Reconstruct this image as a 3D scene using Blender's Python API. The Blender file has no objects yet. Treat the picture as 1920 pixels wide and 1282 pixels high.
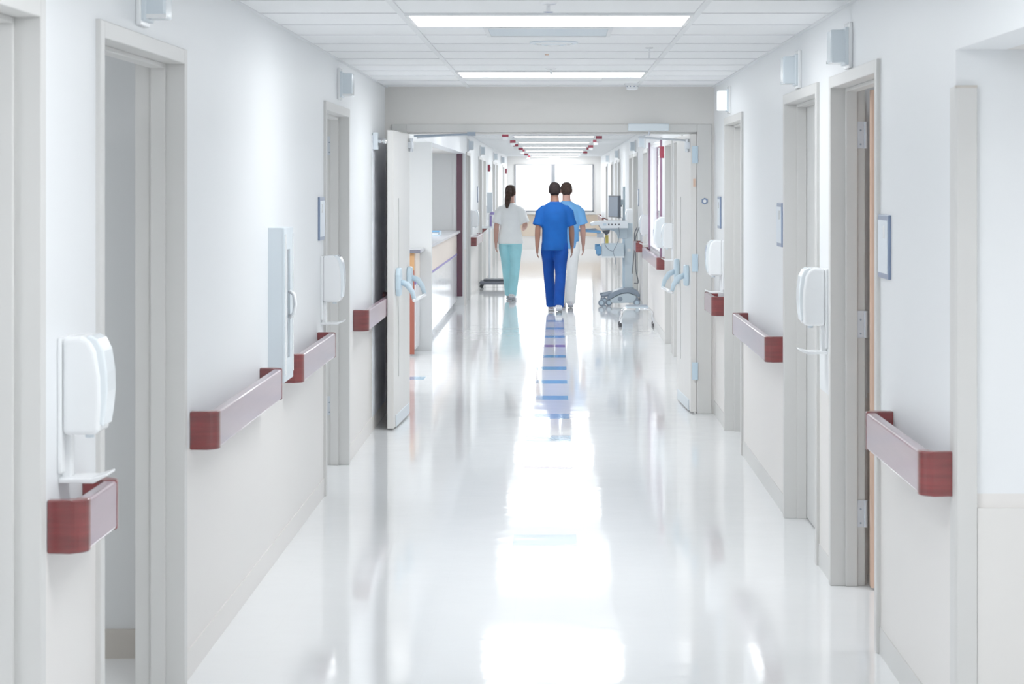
import bpy, bmesh, math, random
from mathutils import Vector, Matrix, Quaternion
random.seed(4)
PI = math.pi
scene = bpy.context.scene
C = scene.collection
WL, WR, CZ = -1.28, 1.19, 2.45          # corridor wall planes and ceiling height
FAR = 52.0

# ------------------------------------------------------------------ materials
def mat(name, col, rough=.5, metal=0, emit=None, es=0, trans=0, coat=0, alpha=1, noise=0, nscale=6, spec=.5, stretch=(1, 1, 1), bump=0):
    m = bpy.data.materials.new(name); m.use_nodes = True
    nt = m.node_tree; b = nt.nodes['Principled BSDF']
    b.inputs['Base Color'].default_value = (*col, 1)
    b.inputs['Roughness'].default_value = rough
    b.inputs['Metallic'].default_value = metal
    b.inputs['Specular IOR Level'].default_value = spec
    b.inputs['Transmission Weight'].default_value = trans
    b.inputs['Coat Weight'].default_value = coat
    b.inputs['Coat Roughness'].default_value = .08
    b.inputs['Alpha'].default_value = alpha
    if emit:
        b.inputs['Emission Color'].default_value = (*emit, 1)
        b.inputs['Emission Strength'].default_value = es
    if noise or bump:
        tc = nt.nodes.new('ShaderNodeTexCoord'); mp = nt.nodes.new('ShaderNodeMapping')
        mp.inputs['Scale'].default_value = stretch
        n = nt.nodes.new('ShaderNodeTexNoise'); n.inputs['Scale'].default_value = nscale
        n.inputs['Detail'].default_value = 4
        nt.links.new(tc.outputs['Object'], mp.inputs['Vector']); nt.links.new(mp.outputs['Vector'], n.inputs['Vector'])
        if noise:
            r = nt.nodes.new('ShaderNodeValToRGB')
            r.color_ramp.elements[0].position = .3; r.color_ramp.elements[1].position = .7
            r.color_ramp.elements[0].color = (*[c * (1 - noise) for c in col], 1)
            r.color_ramp.elements[1].color = (*[min(1, c * (1 + noise)) for c in col], 1)
            nt.links.new(n.outputs['Fac'], r.inputs['Fac']); nt.links.new(r.outputs['Color'], b.inputs['Base Color'])
        if bump:
            bp = nt.nodes.new('ShaderNodeBump'); bp.inputs['Strength'].default_value = bump; bp.inputs['Distance'].default_value = .01
            nt.links.new(n.outputs['Fac'], bp.inputs['Height']); nt.links.new(bp.outputs['Normal'], b.inputs['Normal'])
    return m

def wall_mat():
    m = bpy.data.materials.new('wall_paint'); m.use_nodes = True
    nt = m.node_tree; b = nt.nodes['Principled BSDF']; N = nt.nodes.new; L = nt.links.new
    geo = N('ShaderNodeNewGeometry'); sep = N('ShaderNodeSeparateXYZ'); L(geo.outputs['Position'], sep.inputs[0])
    st = N('ShaderNodeMath'); st.operation = 'GREATER_THAN'; st.inputs[1].default_value = .80; L(sep.outputs['Z'], st.inputs[0])
    mx = N('ShaderNodeMix'); mx.data_type = 'RGBA'
    mx.inputs['A'].default_value = (.80, .765, .735, 1); mx.inputs['B'].default_value = (.845, .865, .885, 1)
    L(st.outputs[0], mx.inputs['Factor']); 
    n = N('ShaderNodeTexNoise'); n.inputs['Scale'].default_value = 1.2; L(geo.outputs['Position'], n.inputs['Vector'])
    m2 = N('ShaderNodeMix'); m2.data_type = 'RGBA'; m2.blend_type = 'MULTIPLY'; m2.inputs['B'].default_value = (.965, .975, .985, 1)
    L(n.outputs['Fac'], m2.inputs['Factor']); L(mx.outputs['Result'], m2.inputs['A']); L(m2.outputs['Result'], b.inputs['Base Color'])
    n2 = N('ShaderNodeTexNoise'); n2.inputs['Scale'].default_value = 260; L(geo.outputs['Position'], n2.inputs['Vector'])
    bp = N('ShaderNodeBump'); bp.inputs['Strength'].default_value = .05; bp.inputs['Distance'].default_value = .002
    L(n2.outputs['Fac'], bp.inputs['Height']); L(bp.outputs['Normal'], b.inputs['Normal'])
    b.inputs['Roughness'].default_value = .42
    return m

def floor_mat():
    m = bpy.data.materials.new('polished_floor'); m.use_nodes = True
    nt = m.node_tree; b = nt.nodes['Principled BSDF']; N = nt.nodes.new; L = nt.links.new
    geo = N('ShaderNodeNewGeometry'); sep = N('ShaderNodeSeparateXYZ'); L(geo.outputs['Position'], sep.inputs[0])
    def M(op, a, bb=None, c=None):
        n = N('ShaderNodeMath'); n.operation = op
        for i, v in enumerate((a, bb, c)):
            if v is None: continue
            if isinstance(v, (int, float)): n.inputs[i].default_value = v
            else: L(v, n.inputs[i])
        return n.outputs[0]
    X, Y = sep.outputs['X'], sep.outputs['Y']
    # one-foot coloured tiles down the middle, every fourth tile
    inx = M('MULTIPLY', M('GREATER_THAN', X, -.205), M('LESS_THAN', X, .10))
    t = M('DIVIDE', M('SUBTRACT', Y, 9.38), 1.272)
    ph = M('FRACT', t)
    iny = M('LESS_THAN', ph, .24)
    rng = M('MULTIPLY', M('GREATER_THAN', Y, 9.4), M('LESS_THAN', Y, 40))
    mask = M('MULTIPLY', M('MULTIPLY', inx, iny), rng)
    k = M('FLOOR', t)
    # side tile beside the counter
    s1 = M('MULTIPLY', M('GREATER_THAN', X, -1.72), M('LESS_THAN', X, -1.16))
    s2 = M('MULTIPLY', M('GREATER_THAN', Y, 17.35), M('LESS_THAN', Y, 17.62))
    mask = M('MAXIMUM', mask, M('MULTIPLY', s1, s2))
    purple = M('COMPARE', M('MODULO', M('ADD', k, 5), 7), 0, .4)      # k = 2, 9 ...
    strong = M('MULTIPLY', M('GREATER_THAN', k, 2.5), 1.0)
    base = N('ShaderNodeMix'); base.data_type = 'RGBA'; base.inputs['A'].default_value = (.91, .93, .945, 1); base.inputs['B'].default_value = (.86, .88, .90, 1)
    fx = M('LESS_THAN', M('FRACT', M('DIVIDE', M('ADD', X, 100.205), .305)), .006)
    fy = M('LESS_THAN', M('FRACT', M('DIVIDE', M('SUBTRACT', Y, -100.0), .303)), .008)
    grid = M('MULTIPLY', M('MAXIMUM', fx, fy), .55)
    L(grid, base.inputs['Factor'])
    blue = N('ShaderNodeMix'); blue.data_type = 'RGBA'; blue.inputs['A'].default_value = (.42, .62, .76, 1); blue.inputs['B'].default_value = (.20, .48, .74, 1)
    L(strong, blue.inputs['Factor'])
    bp_ = N('ShaderNodeMix'); bp_.data_type = 'RGBA'; bp_.inputs['B'].default_value = (.40, .22, .36, 1)
    L(purple, bp_.inputs['Factor']); L(blue.outputs['Result'], bp_.inputs['A'])
    fin = N('ShaderNodeMix'); fin.data_type = 'RGBA'
    L(mask, fin.inputs['Factor']); L(base.outputs['Result'], fin.inputs['A']); L(bp_.outputs['Result'], fin.inputs['B'])
    L(fin.outputs['Result'], b.inputs['Base Color'])
    b.inputs['Roughness'].default_value = .085
    b.inputs['Coat Weight'].default_value = .4; b.inputs['Coat Roughness'].default_value = .05
    b.inputs['IOR'].default_value = 1.5
    n = N('ShaderNodeTexNoise'); n.inputs['Scale'].default_value = 3.2; n.inputs['Detail'].default_value = 3
    L(geo.outputs['Position'], n.inputs['Vector'])
    bp = N('ShaderNodeBump'); bp.inputs['Strength'].default_value = .35; bp.inputs['Distance'].default_value = .0035
    L(n.outputs['Fac'], bp.inputs['Height']); L(bp.outputs['Normal'], b.inputs['Normal']); L(bp.outputs['Normal'], b.inputs['Coat Normal'])
    return m

WALL = wall_mat(); FLOOR = floor_mat()
M_ = dict(
    ceil=mat('ceiling_tile', (.87, .885, .90), .9, noise=.015, nscale=60, bump=.05),
    tbar=mat('ceiling_grid_metal', (.74, .76, .78), .5),
    room=mat('room_paint', (.70, .715, .72), .6),
    beige=mat('beige_wall_paint', (.74, .72, .695), .55, noise=.01, nscale=3),
    frame=mat('door_frame_paint', (.62, .615, .60), .38, noise=.01, nscale=4),
    leaf=mat('door_paint', (.66, .66, .65), .4, noise=.01, nscale=3),
    leafw=mat('door_laminate', (.74, .725, .70), .35, noise=.012, nscale=3, stretch=(6, 6, .5)),
    base=mat('vinyl_baseboard', (.52, .48, .43), .5),
    steel=mat('hinge_steel', (.62, .66, .72), .32, .7, noise=.04, nscale=20),
    paleblue=mat('pale_blue_metal', (.66, .74, .80), .35, .15),
    chrome=mat('chrome', (.75, .76, .78), .12, 1),
    maroon=mat('maroon_rail_cap', (.145, .014, .015), .28, coat=.3, noise=.28, nscale=5, stretch=(1, 1, 14)),
    maroon_glare=mat('maroon_panel_glare', (.27, .155, .205), .30, coat=.5, noise=.06, nscale=5, stretch=(1, 1, 10)),  # maroon lightened towards mauve: glancing glare put into the base colour
    white=mat('white_plastic', (.88, .90, .92), .25, coat=.3),
    clear=mat('pale_translucent_plastic', (.80, .87, .92), .15, coat=.6),
    lens=mat('pale_blue_lens', (.66, .75, .82), .18, coat=.5),
    litlens=mat('lit_lens', (.85, .9, .94), .3, emit=(.92, .97, 1), es=.6),
    dark=mat('dark_plastic', (.06, .07, .09), .35),
    slate=mat('slate_plastic', (.21, .27, .35), .4),
    rubber=mat('black_rubber', (.03, .03, .035), .6),
    signf=mat('sign_frame', (.14, .20, .34), .3),
    signp=mat('sign_panel', (.74, .82, .90), .3),
    light=mat('light_diffuser', (.9, .9, .9), .5, emit=(.94, .98, 1), es=14.5),
    glass=mat('window_glass', (.95, .97, 1), .02, trans=1),
    winmet=mat('window_frame_metal', (.20, .21, .235), .4),
    red=mat('red_paint', (.30, .015, .04), .4),
    wood=mat('door_wood', (.66, .42, .30), .4, noise=.1, nscale=4, stretch=(10, 10, .6)),
    tan=mat('tan_wood', (.42, .20, .07), .45, noise=.1, nscale=5, stretch=(8, 8, .8)),
    brick=mat('red_brown_laminate', (.22, .04, .02), .45, noise=.06, nscale=5, stretch=(6, 6, .8)),
    palewood=mat('pale_wood_laminate', (.78, .66, .56), .4, noise=.06, nscale=5, stretch=(8, 8, .6)),
    counterw=mat('white_laminate', (.80, .80, .84), .2, coat=.4),
    top=mat('dark_worktop', (.10, .10, .13), .3),
    toplight=mat('grey_worktop', (.55, .56, .60), .2),
    plum=mat('plum_post', (.07, .018, .035), .5),
    blue=mat('blue_plastic', (.10, .32, .62), .4),
    bluepl=mat('light_blue_plastic', (.52, .68, .80), .35),
    cart=mat('cart_blue_grey', (.58, .70, .78), .4),
    cartw=mat('cart_white', (.80, .86, .90), .35),
    screen=mat('monitor_screen', (.26, .32, .42), .25),
    yellow=mat('yellow_plastic', (.9, .7, .1), .4),
    scrubs=mat('royal_blue_scrubs', (.001, .050, .29), .85, spec=.15, noise=.16, nscale=5, bump=.25),
    scrubs2=mat('navy_blue_scrub_trousers', (.001, .032, .25), .85, spec=.15, noise=.16, nscale=6, bump=.25),
    lscrubs=mat('light_blue_scrubs', (.09, .32, .72), .85, noise=.12, nscale=5, bump=.25),
    wcloth=mat('white_cotton', (.92, .95, .96), .9, noise=.05, nscale=6, bump=.25),
    teal=mat('pale_teal_scrubs', (.30, .72, .82), .85, noise=.10, nscale=5, bump=.25),
    skin=mat('skin_brown', (.22, .085, .05), .55, noise=.05, nscale=8),
    skin2=mat('skin_light', (.50, .24, .18), .55, noise=.05, nscale=8),
    hair=mat('dark_brown_hair', (.012, .008, .008), .8, spec=.1, noise=.3, nscale=30, bump=.3),
    hair2=mat('brown_hair', (.035, .02, .015), .8, spec=.1, noise=.3, nscale=30, bump=.3),
    eye=mat('eye', (.85, .85, .85), .2), 
    shoe=mat('white_shoe', (.78, .80, .84), .5),
    sole=mat('grey_sole', (.40, .42, .48), .7),
    purple=mat('purple_label', (.22, .16, .48), .4),
    gold=mat('beige_panel', (.62, .50, .38), .5, noise=.05, nscale=3),
    sky=mat('bright_window_light', (1, 1, 1), .5, emit=(.93, .97, 1), es=2.2),
    guard=mat('brushed_steel_sheet', (.72, .74, .80), .5, noise=.06, nscale=4, stretch=(20, 20, .3)),
)

# ------------------------------------------------------------------ mesh helpers
class MB:
    def __init__(s): s.bm = bmesh.new()
    def box(s, x0, x1, y0, y1, z0, z1, mtx=None):
        m = Matrix.Translation(((x0 + x1) / 2, (y0 + y1) / 2, (z0 + z1) / 2)) @ Matrix.Diagonal((abs(x1 - x0), abs(y1 - y0), abs(z1 - z0), 1))
        if mtx is not None: m = mtx @ m
        bmesh.ops.create_cube(s.bm, size=1, matrix=m); return s
    def prism(s, pts, a, b, axis='z'):
        """extrude closed 2-D outline along an axis"""
        def v(p, t):
            return {'z': (p[0], p[1], t), 'y': (p[0], t, p[1]), 'x': (t, p[0], p[1])}[axis]
        lo = [s.bm.verts.new(v(p, a)) for p in pts]; hi = [s.bm.verts.new(v(p, b)) for p in pts]
        n = len(pts)
        fs = [s.bm.faces.new(lo), s.bm.faces.new(hi)]
        for i in range(n): fs.append(s.bm.faces.new((lo[i], lo[(i + 1) % n], hi[(i + 1) % n], hi[i])))
        bmesh.ops.recalc_face_normals(s.bm, faces=fs); return s
    def tube(s, pts, rad, seg=12, sx=1.0, sy=1.0):
        """round-ended tube through points; rad a number or list; sx, sy flatten the ring"""
        pts = [Vector(p) for p in pts]; n = len(pts)
        rads = rad if isinstance(rad, (list, tuple)) else [rad] * n
        T = []
        for i in range(n):
            a = pts[max(0, i - 1)]; b = pts[min(n - 1, i + 1)]; T.append((b - a).normalized())
        up = Vector((0, 1, 0)) if abs(T[0].y) < .8 else Vector((1, 0, 0))
        rings = []; fs = []
        for i in range(n):
            x = up.cross(T[i]); x.normalize(); y = T[i].cross(x); up = y
            r = rads[i]; r = r if isinstance(r, (tuple, list)) else (r * sx, r * sy)
            rings.append([s.bm.verts.new(pts[i] + x * math.cos(2 * PI * k / seg) * r[0] + y * math.sin(2 * PI * k / seg) * r[1]) for k in range(seg)])
        for i in range(n - 1):
            for k in range(seg):
                fs.append(s.bm.faces.new((rings[i][k], rings[i][(k + 1) % seg], rings[i + 1][(k + 1) % seg], rings[i + 1][k])))
        fs.append(s.bm.faces.new(rings[0])); fs.append(s.bm.faces.new(rings[-1]))
        bmesh.ops.recalc_face_normals(s.bm, faces=fs); return s
    def stack(s, rings, seg=24, cap=True):
        """vertical loft: rings of (cx, cy, z, rx, ry)"""
        R = []; fs = []
        for cx, cy, z, rx, ry in rings:
            R.append([s.bm.verts.new((cx + rx * math.cos(2 * PI * k / seg), cy + ry * math.sin(2 * PI * k / seg), z)) for k in range(seg)])
        for i in range(len(R) - 1):
            for k in range(seg):
                fs.append(s.bm.faces.new((R[i][k], R[i][(k + 1) % seg], R[i + 1][(k + 1) % seg], R[i + 1][k])))
        fs.append(s.bm.faces.new(R[0])); fs.append(s.bm.faces.new(R[-1]))
        bmesh.ops.recalc_face_normals(s.bm, faces=fs); return s
    def ball(s, c, r, seg=20):
        r = r if isinstance(r, (tuple, list)) else (r, r, r)
        bmesh.ops.create_uvsphere(s.bm, u_segments=seg, v_segments=seg // 2 + 2, radius=1, matrix=Matrix.Translation(c) @ Matrix.Diagonal((*r, 1)))
        return s
    def build(s, name, m, parent=None, bev=0, seg=2, smooth=False, remesh=0):
        me = bpy.data.meshes.new(name); s.bm.to_mesh(me); s.bm.free()
        o = bpy.data.objects.new(name, me); C.objects.link(o)
        me.materials.append(M_[m] if isinstance(m, str) else m)
        if smooth or remesh:
            for p in me.polygons: p.use_smooth = True
        if parent: o.parent = parent
        if bev:
            b = o.modifiers.new('bevel', 'BEVEL'); b.width = bev; b.segments = seg; b.limit_method = 'ANGLE'; b.angle_limit = math.radians(35)
        if remesh:
            r = o.modifiers.new('remesh', 'REMESH'); r.mode = 'VOXEL'; r.voxel_size = remesh; r.use_smooth_shade = True
            k = o.modifiers.new('smooth', 'SMOOTH'); k.factor = .6; k.iterations = 4 if remesh > .007 else 2
        return o

def tag(o, label, cat, group=None):
    o['label'] = label; o['category'] = cat
    if group: o['group'] = group
    return o
def thing(name, label, cat, loc=(0, 0, 0), rz=0, group=None):
    o = bpy.data.objects.new(name, None); C.objects.link(o); o.location = loc; o.rotation_euler = (0, 0, rz)
    o.empty_display_size = .1
    return tag(o, label, cat, group)
def struct(o): o['kind'] = 'structure'; return o

def curve(pts, n=5):
    P = [Vector(p) for p in pts]; P = [2 * P[0] - P[1]] + P + [2 * P[-1] - P[-2]]; out = []
    for i in range(1, len(P) - 2):
        for j in range(n):
            t = j / n; a, b, c, d = P[i - 1:i + 3]
            out.append(.5 * (2 * b + (c - a) * t + (2 * a - 5 * b + 4 * c - d) * t * t + (3 * b - a - 3 * c + d) * t ** 3))
    return out + [P[-2]]
def arc(cx, cy, r, a0, a1, n=6):
    return [(cx + r * math.cos(math.radians(a0 + (a1 - a0) * i / n)), cy + r * math.sin(math.radians(a0 + (a1 - a0) * i / n))) for i in range(n + 1)]

# wall-mounted things: local +x points out of the wall, y runs along it
def on_wall(name, label, cat, side, d, z, group=None):
    return thing(name, label, cat, (WL if side == 'L' else WR, d, z), 0 if side == 'L' else PI, group)

# ------------------------------------------------------------------ SHELL
T = .15
def wall_with_openings(name, x0, x1, y0, y1, ops, m=WALL, ztop=CZ):
    mb = MB(); y = y0
    for a, b, z0, z1 in sorted(ops):
        if a > y: mb.box(x0, x1, y, a, 0, ztop)
        if z0 > 0: mb.box(x0, x1, a, b, 0, z0)
        if z1 < ztop: mb.box(x0, x1, a, b, z1, ztop)
        y = b
    if y1 > y: mb.box(x0, x1, y, y1, 0, ztop)
    return struct(mb.build(name, m))

DT = 2.18
# (side, outer near, outer far, closed)
DOORS = [('L', 3.60, 4.90, 0), ('L', 5.49, 6.78, 0), ('L', 10.88, 12.14, 0),
         ('L', 28.12, 29.35, 1), ('L', 32.65, 33.95, 1), ('L', 34.45, 35.75, 1), ('L', 39.9, 41.15, 1), ('L', 42.05, 43.35, 1), ('L', 47.4, 48.7, 1),
         ('R', 7.23, 8.50, 0), ('R', 8.90, 10.21, 1), ('R', 12.51, 13.80, 1),
         ('R', 18.45, 19.72, 1), ('R', 20.05, 21.32, 1), ('R', 25.4, 26.7, 1), ('R', 28.6, 30.0, 1), ('R', 30.4, 31.7, 1),
         ('R', 36.2, 37.45, 1), ('R', 38.25, 39.5, 1), ('R', 40.9, 42.15, 1), ('R', 45.2, 46.5, 1)]
YB = -3.0
lo = [(a, b, 0, DT) for s, a, b, c in DOORS if s == 'L']
ro = [(a, b, 0, DT) for s, a, b, c in DOORS if s == 'R']
wall_with_openings('wall_left', WL - T, WL, YB, 14.80, [o for o in lo if o[0] < 14.8] + [(8.80, 9.06, .87, 1.49)])
wall_with_openings('wall_left_beyond_doors', WL - T, WL, 14.95, FAR, [o for o in lo if o[0] > 15] + [(16.5, 28.0, 0, 2.15)])
wall_with_openings('wall_right', WR, WR + T, YB, 14.80, [o for o in ro if o[0] < 14.8] + [(3.4, 5.87, 0, 2.12)])
wall_with_openings('wall_right_beyond_doors', WR, WR + T, 14.95, FAR, [o for o in ro if o[0] > 15] + [(22.1, 24.9, .92, 2.22)])
XO = 4.2
struct(MB().box(-XO - .1, XO + .1, YB - .15, FAR + .15, -.1, 0).build('floor', FLOOR))
struct(MB().box(-XO - .1, XO + .1, YB - .15, FAR + .15, CZ, CZ + .1).build('ceiling', 'ceil'))
# ceiling grid: slim T-bars
g = MB()
for X in (-.66, .605): g.box(X - .014, X + .014, 0, FAR, CZ - .006, CZ + .001)
k = 11.47
while k > 0: k -= .61
while k < FAR:
    if not (14.7 < k < 15): g.box(WL, WR, k - .006, k + .006, CZ - .004, CZ + .001)
    k += .61
for X0, X1 in ((WL, WL + .02), (WR - .02, WR)): g.box(X0, X1, 0, FAR, CZ - .006, CZ + .001)
struct(g.build('trim_1', 'tbar'))
# wall behind the camera, side room walls
struct(MB().box(-XO, XO, YB - .15, YB, 0, CZ).build('wall_back', WALL))
struct(MB().box(-XO - .1, -XO, YB, FAR, 0, CZ).build('wall_rooms_left', WALL))
struct(MB().box(XO, XO + .1, YB, FAR, 0, CZ).build('wall_rooms_right', WALL))
p = MB()
for d in (2.0, 7.17, 10.2, 12.75, 14.8): p.box(-XO, WL - T, d, d + .12, 0, CZ)
p.box(-XO, WL, 20.35, 20.44, 0, 2.15)          # return wall the counter runs through
p.box(-XO, WL - T, 28.0, 28.1, 0, CZ)
p.box(-1.46, WL - .02, 27.98, 28.08, 0, 2.15)
struct(p.build('wall_partitions_left', 'room'))
p = MB()
for d in (3.28, 5.87, 8.7, 14.8, 21.8, 25.1): p.box(WR + T, XO, d, d + .13, 0, CZ)
struct(p.build('wall_partitions_right', WALL))
struct(MB().box(-XO, WL - T - .001, 16.5, 28.0, 2.15, CZ - .01)\
    .box(WR + T + .001, XO, 3.41, 5.86, 2.12, CZ - .01).build('ceiling_lowered', 'beige'))
# cross wall and its frame
XF0, XF1 = -1.12, 1.06
w = MB().box(WL, XF0 - .11, 14.80, 14.95, 0, CZ).box(XF1 + .11, WR, 14.80, 14.95, 0, CZ).box(XF0 - .11, XF1 + .11, 14.80, 14.95, 2.17, CZ)
struct(w.build('wall_middle', 'beige'))
# far wall with window
px0, px1, wz0, wz1 = -1.09, 1.0, .98, 2.24
w = MB().box(-XO, px0, FAR, FAR + .15, 0, CZ).box(px1, XO, FAR, FAR + .15, 0, CZ).box(px0, px1, FAR, FAR + .15, wz1, CZ).box(px0, px1, FAR, FAR + .15, 0, wz0)
struct(w.build('wall_far', 'beige'))
wn = MB()
wn.box(px0, px0 + .04, FAR - .03, FAR + .06, wz0, wz1).box(px1 - .04, px1, FAR - .03, FAR + .06, wz0, wz1)
wn.box(px0, px1, FAR - .03, FAR + .06, wz0, wz0 + .045).box(px0, px1, FAR - .03, FAR + .06, wz1 - .015, wz1)
wn.box(-.125, -.09, FAR - .05, FAR + .06, wz0, wz1).box(-.09, -.045, FAR - .02, FAR + .06, wz0, wz1).box(-.045, -.01, FAR - .05, FAR + .06, wz0, wz1)
wf = struct(wn.build('window_1', 'winmet', bev=.004))
MB().box(px0 - .05, px1 + .05, FAR - .12, FAR, wz0 - .06, wz0 - .001).build('window_sill', 'frame', wf, bev=.005)
MB().box(px0 + .05, -.12, FAR + .02, FAR + .028, wz0 + .05, wz1 - .03).build('pane', 'glass', wf)
MB().box(-.01, px1 - .05, FAR + .02, FAR + .028, wz0 + .05, wz1 - .03).build('pane', 'glass', wf)
struct(MB().box(-1.27, 1.18, FAR - .02, FAR, .35, wz0 - .07).build('trim_2', 'gold'))
# baseboards
for side, ops in (('left', lo), ('right', ro)):
    mb = MB(); X0, X1 = (WL, WL + .005) if side == 'left' else (WR - .005, WR)
    extra = [(14.8, 14.95, 0, 1), (16.5, 28.0, 0, 1)] if side == 'left' else [(3.4, 5.87, 0, 1), (14.8, 14.95, 0, 1)]
    y = YB
    for a, b, _, _ in sorted(ops + extra):
        if a > y: mb.box(X0, X1, y, a, 0, .10)
        y = b
    mb.box(X0, X1, y, FAR - .03, 0, .10)
    struct(mb.build('baseboard_' + side, WALL if side == 'left' else 'frame'))
struct(MB().box(-XO, WL - T - .01, 7.155, 7.169, 0, .105).box(-XO, WL - T - .01, 12.735, 12.749, 0, .105).build('baseboard_rooms', 'base'))
# lower beige panel of the recess wall at the right edge
struct(MB().box(WR + .062, XO - .01, 5.858, 5.869, 0, .758).build('trim_3', 'beige'))

# ------------------------------------------------------------------ DOORS
def hinge(parent, x, y, z, face='y', h=.115, w=.075):
    """leaf plate lying on a jamb that faces the camera (normal -y)"""
    hb = MB().box(x - w / 2, x + w / 2, y - .004, y, z - h / 2, z + h / 2)
    hb.tube([(x - w / 2 - .006 if x < 0 else x + w / 2 + .006, y - .006, z - h / 2), (x - w / 2 - .006 if x < 0 else x + w / 2 + .006, y - .006, z + h / 2)], .008, 10)
    o = hb.build('hinge', 'steel', parent)
    s = MB()
    for sx, sz in ((-.015, .04), (.012, .02), (-.015, -.02), (.012, -.04)):
        s.tube([(x + sx, y - .006, z + sz), (x + sx, y - .003, z + sz)], .0045, 8)
    s.build('screw', 'slate', o)

def make_door(n, side, a, b, closed):
    f = MB(); sg = 1 if side == 'L' else -1
    W = WL if side == 'L' else WR
    def bx(o0, o1, *r):      # o = distance out of the wall plane
        f.box(*sorted((W + sg * o0, W + sg * o1)), *r)
    dp = -.135 if (side, a) == ('R', 7.23) else -.155
    bx(-.155, .015, a, a + .05, 0, DT); bx(dp, .015, b - .05, b, 0, DT); bx(-.155, .015, a + .05, b - .05, DT - .05, DT)
    bx(-.10, -.05, a + .05, a + .066, 0, DT - .05); bx(-.10, -.05, b - .066, b - .05, 0, DT - .05); bx(-.10, -.05, a + .066, b - .066, DT - .066, DT - .05)
    o = struct(f.build(f'door_{n}', 'frame', bev=.003))
    if closed:
        MB().box(*sorted((W - sg * .101, W - sg * .145)), a + .053, b - .053, .008, DT - .053).build('door_panel', 'leaf', o)
        if a < 32:
            ym = a + .13
            h = MB().tube([(W - sg * .101, ym, 1.0), (W - sg * .06, ym, 1.0), (W - sg * .055, ym + .11, 1.0)], .01)
            h.build('door_handle', 'steel', o)
    return o
n = 1; doors = {}
for s, a, b, c in DOORS:
    n += 1; doors[(s, a)] = make_door(n, s, a, b, c)
# hinges on the far jambs of open doors
o = doors[('L', 10.88)]
for z in (1.955, 1.15, .364): hinge(o, WL - .118, 12.088, z)
o = doors[('R', 7.23)]
for z in (1.93, 1.12, .31): hinge(o, WR + .103, 8.448, z, w=.055)
MB().box(WR + .146, WR + T + .95, 8.355, 8.40, .01, 2.12).build('door_panel', 'wood', o, bev=.002)
o = doors[('L', 5.49)]
MB().box(-2.47, WL - T - .05, 5.50, 5.545, .01, 2.12).build('door_panel', 'leafw', o, bev=.002)

# double doors in the cross wall
f = MB()
f.box(XF0 - .11, XF0, 14.785, 14.965, 0, 2.17).box(XF1, XF1 + .11, 14.785, 14.965, 0, 2.17).box(XF0, XF1, 14.785, 14.965, 2.11, 2.17)
f.box(XF0, XF1, 14.84, 14.89, 2.095, 2.11)
dd = struct(f.build('door_1', 'frame', bev=.004))
MB().box(.54, .845, 14.72, 14.785, 2.118, 2.172).build('door_closer', 'paleblue', dd, bev=.006)
MB().box(-.36, -.04, 14.966, 15.02, 2.10, 2.15).build('door_closer', 'steel', dd, bev=.006)
MB().tube([(1.115, 14.786, 1.592), (1.115, 14.776, 1.592)], .026, 6).build('key_switch', 'signf', dd)
MB().tube([(1.115, 14.777, 1.592), (1.115, 14.772, 1.592)], .013, 12).build('key_switch_button', 'white', dd)
def leaf(pivot, ang, flip):
    """leaf in local coords: runs from pivot along +x for .98, thickness in y; ang about z"""
    L_ = .985
    e = MB().box(0, L_, -.0225, .0225, .012, 2.095)
    o = e.build('door_panel', 'leafw', dd, bev=.003)
    o.location = pivot; o.rotation_euler = (0, 0, ang)
    s = flip                                   # side the push bar sits on
    def P(x, y, z): return (x, s * y, z)
    MB().box(.10, .88, *sorted((s * .0225, s * .030)), .012, .095).build('door_sweep', 'paleblue', o, bev=.003)
    MB().box(.68, .71, *sorted((s * .0225, s * .026)), .35, 1.62).build('vision_strip', 'frame', o, bev=.002)
    d = MB()
    for x, zt, zb in ((.15, 1.11, .95), (.83, 1.13, .93)):
        pts = [(x - .045, zb), (x + .045, zb), (x + .07, zb + .05), (x + .07, zt - .05), (x + .045, zt), (x - .045, zt), (x - .07, zt - .05), (x - .07, zb + .05)]
        yy = sorted((s * .0225, s * .058)); d.prism(pts, yy[0], yy[1], 'y')
    ex = d.build('push_bar_bracket', 'bluepl', o, bev=.012, seg=3)
    d = MB()
    for x in (.15, .83): d.tube([P(x, .055, 1.03), P(x, .10, 1.01), P(x, .135, .96), P(x, .15, .90)], [.02, .022, .018, .014], 10)
    d.build('push_bar_arm', 'bluepl', o, smooth=True)
    MB().tube([P(.13, .15, .90), P(.85, .15, .90)], .013, 12).build('push_bar', 'white', o, smooth=True)
    c = MB().box(.03, .13, *sorted((s * .0225, s * .055)), 1.985, 2.035)
    c.tube([P(.08, .04, 1.96), P(.08, .04, 2.06)], .016, 12)
    ca = c.build('closer_bracket', 'steel', o, bev=.003)
    return o
# left leaf swings toward the camera, right leaf swings away
lf = leaf((-1.115, 14.77, 0), -PI / 2 - .04, 1)
rf = leaf((1.035, 14.80, 0), PI / 2 + .045, 1)
MB().tube([(-1.03, 14.66, 2.06), (-.80, 14.70, 2.085), (-.79, 14.75, 2.09)], .007, 8).build('closer_arm', 'steel', dd)
MB().tube([(-1.05, 14.62, 2.075), (-.62, 14.74, 2.092)], .008, 8).box(-.66, -.60, 14.70, 14.78, 2.08, 2.108).build('closer_arm', 'slate', dd)
MB().tube([(.70, 14.76, 2.116), (.70, 14.76, 2.09), (.62, 14.80, 2.07), (.98, 14.93, 2.05)], .008, 8).build('closer_arm', 'steel', dd)
for z in (1.94, 1.13, .32):
    MB().box(1.022, 1.059, 14.779, 14.783, z - .065, z + .065).tube([(1.060, 14.775, z - .065), (1.060, 14.775, z + .065)], .006, 8).build('hinge', 'bluepl', dd)
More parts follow.
